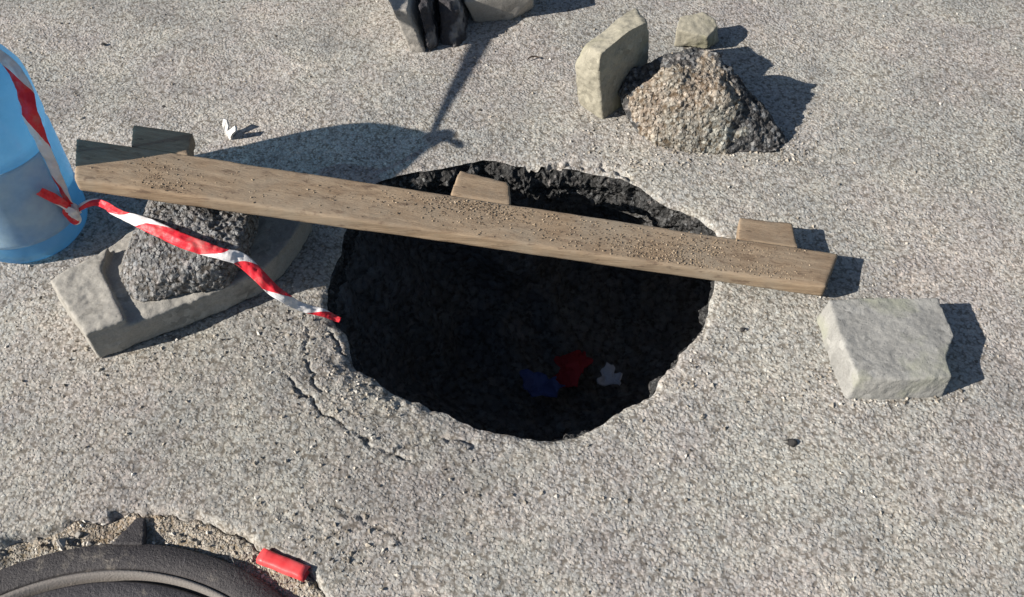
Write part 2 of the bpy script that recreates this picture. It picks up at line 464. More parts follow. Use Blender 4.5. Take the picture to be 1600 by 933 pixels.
ground = quad_mesh('ground', gv, ring_faces(NR, NA), M['asphalt'])
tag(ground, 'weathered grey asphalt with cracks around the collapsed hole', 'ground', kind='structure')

# broken edge of the asphalt layer and the hollow below it
def wall_rings(profile, rim, z0, jag, seed):
    vs = []
    for off, dep, am in profile:
        r_ = rim + off
        x = HC[0] + r_ * np.cos(TH); y = HC[1] + r_ * np.sin(TH)
        p3 = np.c_[x, y, np.full(NA, dep * 1.0)]
        d = fbm(p3, jag, seed, 4, .6) * am
        dz = fbm(p3 + 5, jag, seed + 3, 3, .6) * am * .6
        vs.append(np.c_[HC[0] + (r_ + d) * np.cos(TH), HC[1] + (r_ + d) * np.sin(TH), z0 + dep + dz])
    return vs
rim0 = rad[0]
z_rim = gz[:NA]
prof = [(0.001, -.001, 0), (.001, -.004, .002)] + [(.002 + .010 * t - .008 * math.sin(3.1 * t), -.004 - .081 * t, .012) for t in np.linspace(.05, 1, 26)] + [(.03, -.092, .010), (.06, -.096, .01), (.11, -.10, .012)]
wv = np.concatenate(wall_rings(prof, rim0, z_rim, 34, 501))
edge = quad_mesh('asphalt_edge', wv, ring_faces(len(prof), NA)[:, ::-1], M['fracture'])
edge.parent = ground
# hollow under the road
sh = np.array([.26, -.02])
cv = []; NC = 240
THC = np.linspace(-math.pi, math.pi, NC, endpoint=False)
rimc = np.interp(THC, TH, RIM_S)
cprof = [(.09, -.098, 0.0), (.11, -.13, .15), (.14, -.2, .3), (.17, -.28, .5), (.20, -.36, .7), (.22, -.44, .85), (.23, -.52, 1), (.21, -.60, 1), (.15, -.66, 1), (.02, -.69, 1), (-.1, -.70, 1), (-.22, -.70, 1), (-.30, -.70, 1)]
for off, dep, w in cprof:
    r_ = rimc + off
    x = HC[0] + sh[0] * w + r_ * np.cos(THC); y = HC[1] + sh[1] * w + r_ * np.sin(THC)
    p3 = np.c_[x, y, np.full(NC, dep)]
    d = fbm(p3, 5, 601, 4, .55) * .07 * min(1, w * 3); dz = fbm(p3 + 3, 6, 607, 4, .55) * .05 * min(1, w * 3)
    cv.append(np.c_[x + d * np.cos(THC), y + d * np.sin(THC), dep + dz])
cvv = np.concatenate(cv + [np.array([[HC[0] + sh[0], HC[1] + sh[1], -.70]] * NC)])
cavity = quad_mesh('cavity', cvv, ring_faces(len(cprof) + 1, NC)[:, ::-1], M['soil'])
tag(cavity, 'dark hollow washed out beneath the asphalt', 'hole', kind='structure')

# ================================================================== MANHOLE
def lathe(profile, n=96):
    vs = []; fs = []
    for r_, z in profile:
        for i in range(n):
            a = 2 * math.pi * i / n; vs.append((r_ * math.cos(a), r_ * math.sin(a), z))
    m = len(profile)
    for j in range(m - 1):
        for i in range(n):
            fs.append((j * n + i, j * n + (i + 1) % n, (j + 1) * n + (i + 1) % n, (j + 1) * n + i))
    return vs, fs
man = empty('manhole', (MC[0], MC[1], -.03))
tag(man, 'round dark iron manhole set in sandy dirt, cut off by the bottom left corner', 'manhole')
v, f = lathe([(MR + .002, -.06), (MR, .022), (MR - .003, .026), (MR - .042, .030), (MR - .046, .027), (MR - .047, -.02)], 180)
mesh_obj('frame', v, f, M['iron_frame'], man)
v, f = lathe([(MR - .048, -.01), (MR - .0485, .029), (MR - .0525, .031), (MR - .0565, .029), (MR - .058, -.01)], 180)
mesh_obj('dust_ring', v, f, M['ring_dust'], man)
v, f = lathe([(MR - .063, -.03), (MR - .064, .022), (MR - .068, .025), (MR - .10, .0252), (MR - .103, .022), (.26, .0225), (.258, .026), (.235, .026), (.232, .0225), (.001, .023)], 180)
cover = mesh_obj('cover', v, f, M['iron'], man)
v, f = lathe([(.030, .0205), (.030, .0275), (.022, .0275), (.022, .015), (.001, .015)], 40)
mesh_obj('lifting_eye', v, f, M['iron_frame'], cover)
# raised bosses of the cover
for ring_r, cnt in ((.305, 28), (.19, 16), (.13, 10), (.08, 6)):
    for i in range(cnt):
        a = 2 * math.pi * i / cnt + ring_r * 9
        bv, bf = lathe([(.013, .0205), (.012, .0265), (.0105, .027), (.001, .027)], 12)
        if 'boss_me' not in globals():
            boss0 = mesh_obj('boss', bv, bf, M['iron'], cover); boss_me = boss0.data; bo = boss0
        else:
            bo = bpy.data.objects.new('boss', boss_me); COL.objects.link(bo); bo.parent = cover
        bo.location = (ring_r * math.cos(a), ring_r * math.sin(a), 0)
# triangular anchor lug of the frame
def tri_lug(pxs, z0, z1):
    bm = bmesh.new()
    q = [P(*a) for a in pxs]
    prism_into(bm, [Vector((c.x, c.y, z1 if i < 2 else z1 - .006)) for i, c in enumerate(q)], [Vector((c.x, c.y, z0)) for c in q])
    return bm
lug = worn('anchor_lug', tri_lug([(172, 850), (224, 851), (225, 806), (211, 806)], -.04, .0), M['iron_frame'], .003, ((.0006, 60),), 5)
lug.location -= man.location; lug.parent = man

# sandy dirt round the frame
NDA, NDR = 420, 26
ta = np.linspace(-math.pi, math.pi, NDA, endpoint=False)
dv = []
for j in range(NDR):
    t = j / (NDR - 1)
    r_ = MR - .006 + t * .135
    dv.append(np.c_[MC[0] + r_ * np.cos(ta), MC[1] + r_ * np.sin(ta)])
dp = np.concatenate(dv)
dd = np.hypot(dp[:, 0] - MC[0], dp[:, 1] - MC[1]); ee = recess_edge(dp)
dz = -.024 + fbm(dp, 14, 301, 4) * .008 + fbm(dp, 90, 305, 3) * .0025 + .010 * np.clip((dd - MR) / .05, 0, 1)
dz = np.where(dd > ee - .004, -.034, dz)
dirt = quad_mesh('sandy_dirt', np.c_[dp, dz], ring_faces(NDR, NDA), M['dirt'])
tag(dirt, 'sandy dirt filling the gap around the manhole frame', 'dirt', kind='stuff')

# ------------------------------------------------------------------ scattered grains (joined: nobody could count them)
def grains(name, pts, sizes, mat, seed):
    g = np.random.default_rng(seed)
    base = np.array([[1, 0, 0], [-1, 0, 0], [0, 1, 0], [0, -1, 0], [0, 0, 1], [0, 0, -1]], float)
    fc = np.array([[0, 2, 4], [2, 1, 4], [1, 3, 4], [3, 0, 4], [2, 0, 5], [1, 2, 5], [3, 1, 5], [0, 3, 5]])
    n = len(pts); V = np.empty((n, 6, 3)); 
    sc = sizes[:, None, None] * (.55 + .6 * g.random((n, 6, 1)))
    a = g.random(n) * 6.28; ca, sa = np.cos(a), np.sin(a)
    V[:] = base[None] * sc; V += (g.random((n, 6, 3)) - .5) * sizes[:, None, None] * .7
    V[:, :, 2] *= .7
    x = V[:, :, 0] * ca[:, None] - V[:, :, 1] * sa[:, None]; y = V[:, :, 0] * sa[:, None] + V[:, :, 1] * ca[:, None]
    V[:, :, 0] = x; V[:, :, 1] = y
    V += np.asarray(pts)[:, None, :]
    F = (fc[None] + (np.arange(n) * 6)[:, None, None]).reshape(-1, 3)
    return mesh_obj(name, V.reshape(-1, 3), F, mat, smooth=False)
def mat_grain(name, stops):
    m, nt, b = newmat(name); k = N(nt)
    geo = k.n('ShaderNodeNewGeometry')
    k.l(k.ramp(geo.outputs['Random Per Island'], stops), b.inputs['Base Color']); b.inputs['Roughness'].default_value = .9
    b.inputs['Specular IOR Level'].default_value = .2
    return m
M['grit'] = mat_grain('loose_grit', [(0, (.09, .08, .07)), (.3, (.25, .22, .18)), (.7, (.40, .36, .30)), (1, (.58, .55, .5))])
M['sand'] = mat_grain('sand_grains', [(0, (.08, .058, .04)), (.35, (.20, .148, .10)), (.75, (.34, .26, .175)), (1, (.46, .37, .27))])
g1 = np.random.default_rng(5)
t1 = g1.random(2600) * 6.283; r1 = MR + .004 + g1.random(2600) ** 1.2 * .085
pp = np.c_[MC[0] + r1 * np.cos(t1), MC[1] + r1 * np.sin(t1)]
keep = r1 < recess_edge(pp) - .004; pp = pp[keep]; r1 = r1[keep]
zz = -.024 + fbm(pp, 14, 301, 4) * .008 + .010 * np.clip((r1 - MR) / .05, 0, 1)
sz = .0012 + .0042 * g1.random(len(pp)) ** 3
tag(grains('gravel', np.c_[pp, zz + sz * .35], sz, M['grit'], 6), 'loose gravel and grit on the dirt around the manhole', 'gravel', kind='stuff')
pg = np.c_[-1.4 + 2.8 * g1.random(5200), .55 + 1.85 * g1.random(5200)]
dh = np.hypot(*(pg - HC).T); ah = np.arctan2(pg[:, 1] - HC[1], pg[:, 0] - HC[0])
keep = (dh > np.interp(ah, TH, RIM_S) + .03) & (np.hypot(*(pg - MC).T) > .52); pg = pg[keep]
sz = .0010 + .0035 * g1.random(len(pg)) ** 4
tag(grains('loose_grit', np.c_[pg, ground_z(pg) + sz * .3], sz, M['grit'], 9), 'fine loose grit strewn over the asphalt', 'grit', kind='stuff')

gc = np.random.default_rng(77)
cl = []
for (x, y, sx, sy, n) in ((1090, 240, 90, 14, 420), (960, 190, 30, 14, 120), (1235, 232, 22, 14, 120), (1390, 622, 80, 10, 200), (1280, 560, 16, 40, 90), (250, 545, 120, 26, 220), (560, 600, 60, 50, 300), (480, 540, 40, 40, 160), (960, 262, 120, 10, 200), (1090, 560, 30, 40, 160), (520, 860, 60, 50, 260)):
    for k_ in range(n):
        q = P(x + sx * gc.standard_normal(), y + sy * gc.standard_normal()); cl.append((q.x, q.y))
cl = np.array(cl); dh = np.hypot(*(cl - HC).T); ah = np.arctan2(cl[:, 1] - HC[1], cl[:, 0] - HC[0])
cl = cl[(dh > np.interp(ah, TH, RIM_S) + .02) & (np.hypot(*(cl - MC).T) > .50)]
sz = .0010 + .0042 * gc.random(len(cl)) ** 3.5
tag(grains('crumbs', np.c_[cl, ground_z(cl, np.maximum(0, np.hypot(*(cl - HC).T) - np.interp(np.arctan2(cl[:, 1] - HC[1], cl[:, 0] - HC[0]), TH, RIM_S))) + sz * .3], sz, M['grit'], 79), 'crumbs shed around the rubble, the blocks and the lip of the hole', 'crumbs', kind='stuff')

# ================================================================== TIMBER
TH_PL = .031
def plank_z(x):                                      # underside height: right end on the asphalt, left end on the rubble
    return .011 + (.62 - x) / 1.38 * .178
q_fr = P(1283, 467, .011); q_fl = P(129, 309, .178); q_br = P(1310, 397, plank_z(.64) + TH_PL); q_bl = P(124, 227, .178 + TH_PL)
tim = empty('timber_board', (0, 0, 0))
tag(tim, 'long weathered timber board with three stubs laid across the hole', 'board')
def board_solid(name, plan, seed, drop=0.0, th=TH_PL, amps=((.0010, 9), (.0005, 60))):
    bm = bmesh.new()
    c = sum((Vector((q[0], q[1], 0)) for q in plan), Vector()) / len(plan)
    bx = (q_fr - q_fl); bx.z = 0; bx.normalize(); by = Vector((-bx.y, bx.x, 0))
    loc = [Vector(((Vector((q[0], q[1], 0)) - c).dot(bx), (Vector((q[0], q[1], 0)) - c).dot(by), 0)) for q in plan]
    wz = [plank_z(q[0]) - drop for q in plan]
    z0 = min(wz)
    prism_into(bm, [Vector((l.x, l.y, th)) for l in loc], [Vector((l.x, l.y, 0)) for l in loc])
    v, n, f = remesh(bm, .0042)
    d = sum(a * fbm(v * np.array([.35, 1, 1]), s, seed + i * 9, 3) for i, (a, s) in enumerate(amps))
    v = v + n * d[:, None]
    v[:, 2] += (plank_z(c.x + v[:, 0] * bx.x + v[:, 1] * by.x) - drop) - z0          # the board slopes down to the right
    o = mesh_obj(name, v, f, M['wood'], tim)
    o.location = (c.x, c.y, z0); o.rotation_euler.z = math.atan2(bx.y, bx.x)
    return o
board_solid('plank', [(q_fl.x, q_fl.y), (q_fr.x, q_fr.y), (q_br.x, q_br.y), (q_bl.x, q_bl.y)], 71)
def stub(pxs, seed, drop=.0015):
    pl = []
    for (x, y) in pxs:
        z = .08
        for _ in range(6):
            q = P(x, y, z); z = plank_z(q.x) + TH_PL - drop
        pl.append((q.x, q.y))
    # the two front corners are slid back onto the plank's rear edge
    e0 = Vector((q_bl.x, q_bl.y)); e1 = Vector((q_br.x, q_br.y)); n = Vector((-(e1 - e0).y, (e1 - e0).x)).normalized()
    for i in (0, 1):
        q = Vector(pl[i]); q = q - n * ((q - e0).dot(n) - .0015); pl[i] = (q.x, q.y)
    return board_solid('stub', pl, seed, drop)
stub([(196, 243), (288, 255), (301, 208), (207, 194)], 81)
stub([(703, 308), (798, 322), (795, 285), (718, 266)], 82)
stub([(1152, 376), (1248, 388), (1238, 348), (1155, 339)], 83)

# sand lying on the board
gs = np.random.default_rng(21)
ptl = []
for (cx, cy, sx, sy, n) in ((255, 285, 22, 12, 150), (250, 262, 30, 12, 70), (760, 322, 60, 12, 420), (700, 320, 70, 14, 160), (880, 360, 120, 16, 260), (1040, 395, 70, 13, 520), (1160, 405, 60, 20, 700), (1230, 420, 30, 15, 200), (420, 300, 150, 20, 140), (1120, 428, 60, 10, 260)):
    n = int(n * 2.2); xs = cx + sx * gs.standard_normal(n); ys = cy + sy * gs.standard_normal(n) + (xs - cx) * .143
    for x, y in zip(xs, ys):
        z = .08
        for _ in range(3): q = P(x, y, z); z = plank_z(q.x) + TH_PL
        u = (Vector((q.x, q.y)) - Vector((q_fl.x, q_fl.y)))
        ex = Vector((q_fr.x - q_fl.x, q_fr.y - q_fl.y)); ey = Vector((-ex.y, ex.x)).normalized()
        w = u.dot(ey); t = u.dot(ex) / ex.length_squared
        if .004 < w < .094 and .01 < t < .985: ptl.append((q.x, q.y, z))
ptl = np.array(ptl); sz = .0006 + .0017 * gs.random(len(ptl)) ** 2.5
tag(grains('sand', ptl + np.c_[np.zeros((len(ptl), 2)), sz * .35], sz, M['sand'], 22), 'brown sand grains spilled along the top of the timber board', 'sand', kind='stuff')

# ================================================================== KERB AND ASPHALT LUMP, LEFT
KZ = .066
def kv(x, y, z): q = P(x, y, 0); return Vector((q.x, q.y, z))
bm = bmesh.new()
foot = [(155, 563), (225, 537), (300, 507), (362, 482), (412, 458), (442, 432), (465, 402), (490, 362), (462, 325), (330, 345), (215, 395), (100, 478)]
prism_into(bm, [kv(x, y, KZ - .006) for x, y in foot][::-1], [kv(x, y, .002) for x, y in foot][::-1])
lip = [(154.5, 562.5), (214, 539), (178, 462), (190, 425), (100, 479)]
prism_into(bm, [kv(x, y, KZ + .010) for x, y in lip][::-1], [kv(x, y, .003) for x, y in lip][::-1])
kerb = worn('concrete_kerb', bm, M['concrete'], .0032, ((.0022, 18), (.0013, 90)), 91)
tag(kerb, 'broken grey concrete kerb slab carrying an asphalt lump under the board', 'kerb')
def rock(name, top, base, mat, voxel, amps, seed, lump=None, flat=None):
    return worn(name, hull_bm(top + base), mat, voxel, amps, seed, lump=lump, flat_bottom=flat)
t_ = KZ - .004
top = [P(196, 392, .122), P(222, 340, .158), P(300, 340, .154), P(372, 385, .130), P(340, 420, .11), P(260, 425, .115), P(215, 430, .10), P(345, 250, .130), P(415, 262, .105), P(270, 255, .135)]
base = [P(205, 466, t_), P(222, 474, t_), P(352, 449, t_), P(384, 420, t_), P(195, 430, t_), P(415, 285, .01), P(250, 300, .01), P(405, 330, .02)]
lumpo = rock('asphalt_lump', top, base, M['chunk'], .0030, ((.005, 14), (.0022, 110)), 101, (.0022, 130))
tag(lumpo, 'dark gravelly lump of broken asphalt on the kerb under the board', 'asphalt lump')

# ================================================================== GREY PAVING BLOCK, RIGHT
BZ = .052
def topv(x, y, z=BZ): return P(x, y, z)
tp = [topv(1295, 469), topv(1320, 543), topv(1342, 590), topv(1412, 593), topv(1488, 588), topv(1478, 556), topv(1492, 523), topv(1465, 465), topv(1380, 464)]
bt = []
for q in tp: bt.append(Vector((q.x, q.y, .0)))
bt[0] += Vector((-.012, .0, 0)); bt[1] += Vector((-.012, -.003, 0)); bt[2] += Vector((-.012, -.012, 0)); bt[3] += Vector((0, -.010, 0)); bt[4] += Vector((-.003, -.010, 0))
bm = bmesh.new(); prism_into(bm, tp, bt)
pav = worn('paving_block', bm, M['paver'], .003, ((.0022, 11), (.0008, 120)), 111)
tag(pav, 'square grey concrete paving block with chipped edge right of the board', 'paving block')

# ================================================================== BUFF BLOCK ON EDGE, SMALL STONE, RUBBLE WEDGE
o0 = P(942, 187); e1 = P(1013, 137); ax = (e1 - o0).normalized(); nrm = Vector((ax.y, -ax.x, 0))     # nrm faces right and towards the camera
face_px = [(942, 187), (944, 137), (936, 104), (939, 84), (983, 48), (1002, 38), (1011, 36), (1015, 64), (1013, 137)]
fpts = [PPL(x, y, o0, nrm) for x, y in face_px]
for q in fpts: q.z = max(q.z, .0)
ob = o0 - nrm * .072
back = [PPL(x, y, ob, nrm) for x, y in ((993, 15), (975, 24), (913, 68), (898, 103), (899, 150), (906, 158), (985, 95), (1004, 40))]
for q in back: q.z = max(q.z, .0)
back.append(Vector((ob.x, ob.y, 0))); back.append(Vector((ob.x, ob.y, 0)) + ax * .15)
bm = hull_bm(fpts + back)
blk = worn('buff_block', bm, M['yellow'], .003, ((.0035, 15), (.0013, 90)), 121)
tag(blk, 'buff concrete block standing on edge left of the gravelly wedge', 'concrete block')
st_b = [P(1054, 72), P(1106, 78), P(1124, 66), P(1066, 52), P(1118, 50)]
st_t = [P(1056, 46, .05), P(1062, 25, .062), P(1098, 19, .062), P(1106, 58, .045), P(1118, 30, .055), P(1122, 40, .05)]
sto = rock('small_stone', st_t, st_b, M['yellow'], .003, ((.002, 30), (.001, 90)), 131)
tag(sto, 'small buff stone behind the gravelly wedge', 'stone')
wb = [P(966, 158), P(1000, 214), P(1060, 232), P(1150, 240), P(1212, 243), P(1230, 222), P(1195, 170), P(1130, 120), P(1010, 130)]
wt = [P(962, 130, .05), P(985, 112, .085), P(1020, 96, .12), P(1066, 78, .15), P(1088, 67, .16), P(1128, 84, .155), P(1150, 108, .13), P(1168, 150, .095), P(1196, 178, .055), P(1226, 202, .03), P(975, 172, .04), P(1060, 118, .135), P(1120, 130, .125)]
wed = rock('rubble_wedge', wt, wb, M['rubble'], .0030, ((.013, 9), (.003, 60)), 141, (.0028, 110))
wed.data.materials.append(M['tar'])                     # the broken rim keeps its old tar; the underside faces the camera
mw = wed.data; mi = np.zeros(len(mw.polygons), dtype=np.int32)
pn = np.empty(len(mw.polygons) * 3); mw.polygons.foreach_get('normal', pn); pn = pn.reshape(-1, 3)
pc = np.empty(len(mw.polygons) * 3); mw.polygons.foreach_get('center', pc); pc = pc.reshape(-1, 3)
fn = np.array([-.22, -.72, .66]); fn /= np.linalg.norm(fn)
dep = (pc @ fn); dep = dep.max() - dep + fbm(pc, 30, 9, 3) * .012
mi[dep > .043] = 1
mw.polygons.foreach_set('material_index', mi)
tag(wed, 'large wedge of gravelly broken concrete leaning by the buff block', 'rubble')

# ================================================================== BLOCKS AT THE TOP EDGE
def upright(name, foot, h, mat, seed, lean=(0, 0), taper=1.0, amps=((.002, 20), (.001, 90)), vox=.004):
    c = sum((P(*a) for a in foot), Vector()) / len(foot)
    bm = bmesh.new()
    prism_into(bm, [Vector((c.x + (P(*a).x - c.x) * taper + lean[0], c.y + (P(*a).y - c.y) * taper + lean[1], h)) for a in foot], [Vector((P(*a).x, P(*a).y, .0)) for a in foot])
    return worn(name, bm, mat, vox, amps, seed)
k1 = upright('concrete_block', [(643, 83), (665, 84), (690, -75), (585, -72)], .125, M['pale'], 151, (-.035, -.005))
tag(k1, 'pale concrete block at the top edge beside the dark stones', 'concrete block')
k2 = upright('dark_stone', [(670, 83), (684, 76), (706, -60), (692, -60)], .115, M['darkstone'], 152, (-.018, 0), .95, ((.003, 30), (.003, 80)), .003)
tag(k2, 'narrow dark speckled stone against the pale block at the top edge', 'stone')
k3 = upright('dark_stone', [(690, 70), (712, 74), (728, 62), (740, -60), (705, -60)], .10, M['darkstone'], 153, (-.012, 0), .75, ((.003, 30), (.003, 80)), .003)
tag(k3, 'rounded dark stone streaked white beside the grey boulder at top edge', 'stone')
k4 = rock('rounded_block', [P(722, -20, .10), P(830, -25, .10), P(750, -60, .115), P(815, -90, .10), P(726, 5, .07), P(832, -2, .06)], [P(742, 36), P(800, 32), P(834, 14), P(845, -50), P(750, -80), P(730, 10)], M['pale'], .004, ((.002, 12),), 154)
tag(k4, 'pale rounded concrete lump at the top edge right of the dark stones', 'concrete lump')

# ================================================================== WATER JUG
JC = Vector((-.978, 1.404, 0)); JR = .115; JK = JR / .135
jug = empty('water_jug', (JC.x, JC.y, 0.001))
tag(jug, 'large blue translucent plastic water jug with barrier tape at left edge', 'water jug')
prof = [(.001, .010), (.085, .008), (.10, .0), (.118, .003), (.130, .016), (.1345, .04), (.135, .10), (.1335, .112), (.135, .124), (.135, .235), (.131, .245), (.1285, .252), (.131, .26), (.135, .27), (.135, .345), (.132, .365), (.120, .388), (.098, .410), (.070, .430), (.045, .447), (.026, .458), (.019, .466), (.0175, .485)]
prof = [(r_ * (JK if z < .44 else 1), z) for r_, z in prof]
v, f = lathe(prof, 96); mesh_obj('bottle', v, f, M['jug'], jug)
v, f = lathe([(.0170, .472), (.0205, .473), (.021, .488), (.019, .492), (.001, .492)], 48); mesh_obj('cap', v, f, M['cap'], jug)
# faded label wrapped round the front
vs, fs = [], []
na, nz = 60, 20
for j in range(nz + 1):
    z = .060 + .180 * j / nz
    for i in range(na + 1):
        a = R(150 + 192 * i / na); r_ = JR + .0012
        vs.append((r_ * math.cos(a), r_ * math.sin(a), z))
for j in range(nz):
    for i in range(na):
        b0 = j * (na + 1) + i; fs.append((b0, b0 + 1, b0 + na + 2, b0 + na + 1))
_nt = M['label'].node_tree; _k = N(_nt); _t = _k.n('ShaderNodeBsdfTransparent'); _t.inputs[0].default_value = (.7, .85, .95, 1); _m = _k.n('ShaderNodeMixShader'); _k.l(_k.ramp(_k.noise(_k.coord(), 12, 4, .6), [(.35, .25), (.65, .6)]), _m.inputs[0]); _k.l(_nt.nodes['Principled BSDF'].outputs[0], _m.inputs[1]); _k.l(_t.outputs[0], _m.inputs[2]); _k.l(_m.outputs[0], _nt.nodes['Material Output'].inputs[0])
lab = mesh_obj('label', vs, fs, M['label'], jug)
m_ = lab.modifiers.new('thickness', 'SOLIDIFY'); m_.thickness = .0004; m_.offset = 1

# ================================================================== BARRIER TAPE
def catmull(pts, n):
    p = [Vector(q) for q in pts]; p = [p[0] * 2 - p[1]] + p + [p[-1] * 2 - p[-2]]
    out = []; par = []
    for i in range(1, len(p) - 2):
        for k in range(n):
            t = k / n; a, b, c, d = p[i - 1], p[i], p[i + 1], p[i + 2]
            out.append(.5 * ((2 * b) + (c - a) * t + (2 * a - 5 * b + 4 * c - d) * t * t + (3 * b - a - 3 * c + d) * t ** 3)); par.append(i - 1 + t)
    out.append(p[-2]); par.append(len(p) - 3.0)
    return out, np.array(par)
def ribbon(name, pts, widths, phases, normals, parent=None, fold=.35, seed=1, n=22, nw=10, crumple=.004):
    """tape: centre line, width per point, stripe phase per point (x.0-x.5 red, x.5-x+1 white), facing per point"""
    c, par = catmull(pts, n)
    idx = np.arange(len(pts))
    w = np.interp(par, idx, widths); ph = np.interp(par, idx, phases)
    nx = [np.interp(par, idx, [q[i] for q in normals]) for i in range(3)]
    vs, uv, fs = [], [], []
    for i, q in enumerate(c):
        t = (c[min(i + 1, len(c) - 1)] - c[max(i - 1, 0)]).normalized()
        nn = Vector((nx[0][i], nx[1][i], nx[2][i])); nn = (nn - t * nn.dot(t)).normalized(); s = t.cross(nn)
        for j in range(nw + 1):
            u = j / nw - .5
            k = np.array([[q.x + s.x * u * w[i], q.y + s.y * u * w[i], q.z + s.z * u * w[i]]])
            h = w[i] * fold * (abs(u) * 1.0 - .25) * (1 if (j % 2) else .7) * -1 + crumple * float(fbm(k, 45, seed, 3)[0])
            vs.append(q + s * (u * w[i]) + nn * h); uv.append((ph[i], u))
    m = nw + 1
    for i in range(len(c) - 1):
        for j in range(nw): fs.append((i * m + j, i * m + j + 1, (i + 1) * m + j + 1, (i + 1) * m + j))
    o = mesh_obj(name, vs, fs, M['tape'], parent)
    ul = o.data.uv_layers.new(name='UVMap')
    li = np.empty(len(o.data.loops), dtype=np.int32); o.data.loops.foreach_get('vertex_index', li)
    ul.data.foreach_set('uv', np.array(uv)[li].ravel().astype(np.float32))
    md = o.modifiers.new('thickness', 'SOLIDIFY'); md.thickness = .0006; md.offset = 0
    return o
cv_ = Vector((0, -.64, .77))
YF = JC.y - JR - .020
neck = Vector((JC.x + .008, JC.y - .022, .468))
J = Vector((JC.x, JC.y, 0))
JV = lambda x, y, z: J + Vector((x * JK + .002, y * JK, z))
tA = [neck, JV(.062, .0, .452), JV(.109, .012, .416), JV(.140, -.012, .372), JV(.143, -.040, .319), JV(.142, -.044, .232), JV(.142, -.048, .159), JV(.146, -.056, .098)]
wA = [.022, .022, .018, .026, .029, .019, .016, .013]
phA = [-1.0, -.6, -.20, .04, .38, .70, .95, 1.22]
camv = [(.2, -.4, .9)] * 2 + [(.3, -.6, .7)] + [(.2, -.85, .45)] * 5
tape = empty('barrier_tape', (JC.x, YF, 0))
tag(tape, 'red and white striped barrier tape hanging off the jug to the hole', 'barrier tape')
tape_parts = []
tape_parts.append(ribbon('hanging_strip', tA, wA, phA, camv, fold=.35, seed=3))
kz = tA[-1].z
kz_d = lambda x, y, z: P(x, y, z)
tB = [tA[-1], P(150, 316, .125), P(190, 336, .145), P(228, 350, .162), P(290, 378, .155), P(345, 396, .145), P(380, 408, .128), P(430, 455, .082), P(468, 478, .042), P(505, 489, .018), P(532, 500, .000)]
wB = [.012, .014, .016, .025, .027, .022, .026, .022, .017, .015, .010]
phB = [.95, 1.12, 1.5, 2.02, 2.25, 2.5, 3.0, 3.46, 3.75, 4.05, 4.35]
nB = [(.1, -.7, .7)] * 3 + [(.2, -.5, .8)] * 4 + [(.3, -.5, .8)] * 4
tape_parts.append(ribbon('trailing_strip', tB, wB, phB, nB, fold=.4, seed=8))
tT = [tA[-1] + Vector((.004, -.004, 0)), JV(.141, -.070, .128), JV(.134, -.086, .158), JV(.122, -.100, .186)]
tape_parts.append(ribbon('knot_tail', tT, [.012, .016, .018, .016], [1.02, 1.1, 1.2, 1.3], [(.6, -.75, .4)] * 4, fold=.3, seed=12))
# the knot: a small tight coil
kc = tA[-1]
kn = []
for i in range(15):
    a = i / 14 * 2 * math.pi * 1.6
    kn.append(kc + Vector((.010 * math.cos(a), -.006 + .008 * math.sin(a * .7), .016 * math.sin(a) - .004)))
tape_parts.append(ribbon('knot', kn, [.016] * 15, np.linspace(1.6, 3.2, 15), [(.6, -.7, .4)] * 15, fold=.3, seed=15, n=6))
# the run from the jug's neck back to a stake beyond the picture
stake_top = Vector((-1.23, 2.72, .93))
t0_ = Vector((JC.x, JC.y + .02, .474)); tC = [t0_] + [t0_.lerp(stake_top, t) - Vector((0, 0, .10 * t * (1 - t))) for t in (.07, .16, .29, .45, .7)] + [stake_top]
tape_parts.append(ribbon('back_run', tC, [.010, .014, .022, .032, .036, .036, .03], [0, .4, .9, 1.5, 2.2, 3.4, 5.0], [(-.83, -.25, .48)] * 7, fold=.1, seed=18))
tD = [neck + Vector((.02, .03, .0)), Vector((JC.x + .035, JC.y - .01, .476)), Vector((JC.x + .055, JC.y - .018, .474)), Vector((JC.x + .075, JC.y - .03, .468))]
tape_parts.append(ribbon('neck_tail', tD, [.008, .012, .014, .010], [.1, .5, .9, 1.3], [(-.8, -.25, .5)] * 4, fold=.2, seed=19))
for t in tape_parts:
    t.parent = tape; t.matrix_parent_inverse = Matrix.Translation(-tape.location)
stk = empty('stake', (stake_top.x, stake_top.y, 0))
tag(stk, 'slim wooden stake beyond the top edge holding the tape', 'stake')
bm = bmesh.new()
prism_into(bm, [Vector((x, y, .97)) for x, y in ((-.016, -.016), (.016, -.016), (.016, .016), (-.016, .016))], [Vector((x, y, .0)) for x, y in ((-.018, -.018), (.018, -.018), (.018, .018), (-.018, .018))])
so = worn('post', bm, M['wood'], .006, ((.001, 20),), 161, origin=(0, 0, 0)); so.parent = stk

# ================================================================== SMALL THINGS ON THE GROUND
# red plastic sleeve by the manhole
a0, a1 = P(406, 868, .004), P(478, 897, .004)
ax = (a1 - a0); L = ax.length; ang = math.atan2(ax.y, ax.x)
vs, fs = [], []
nn_ = 20
prof2 = []
for i in range(nn_):
    a = 2 * math.pi * i / nn_
    x = .0125 * math.copysign(abs(math.cos(a)) ** .55, math.cos(a)); z = .0085 * math.copysign(abs(math.sin(a)) ** .7, math.sin(a))
    prof2.append((x, z))
sl = []
for k in range(9):
    for x, z in prof2: sl.append((k / 8 * L, x * (1 + .04 * math.sin(k * 1.7)), z * (1 + .08 * math.sin(k * 2.3)) + .011))
for k in range(8):
    for i in range(nn_): fs.append((k * nn_ + i, k * nn_ + (i + 1) % nn_, (k + 1) * nn_ + (i + 1) % nn_, (k + 1) * nn_ + i))
red = mesh_obj('red_sleeve', sl, fs, M['red_plastic'])
red.location = (a0.x, a0.y, -.010); red.rotation_euler = (R(-6), 0, ang)
md = red.modifiers.new('thickness', 'SOLIDIFY'); md.thickness = .0016; md.offset = -1
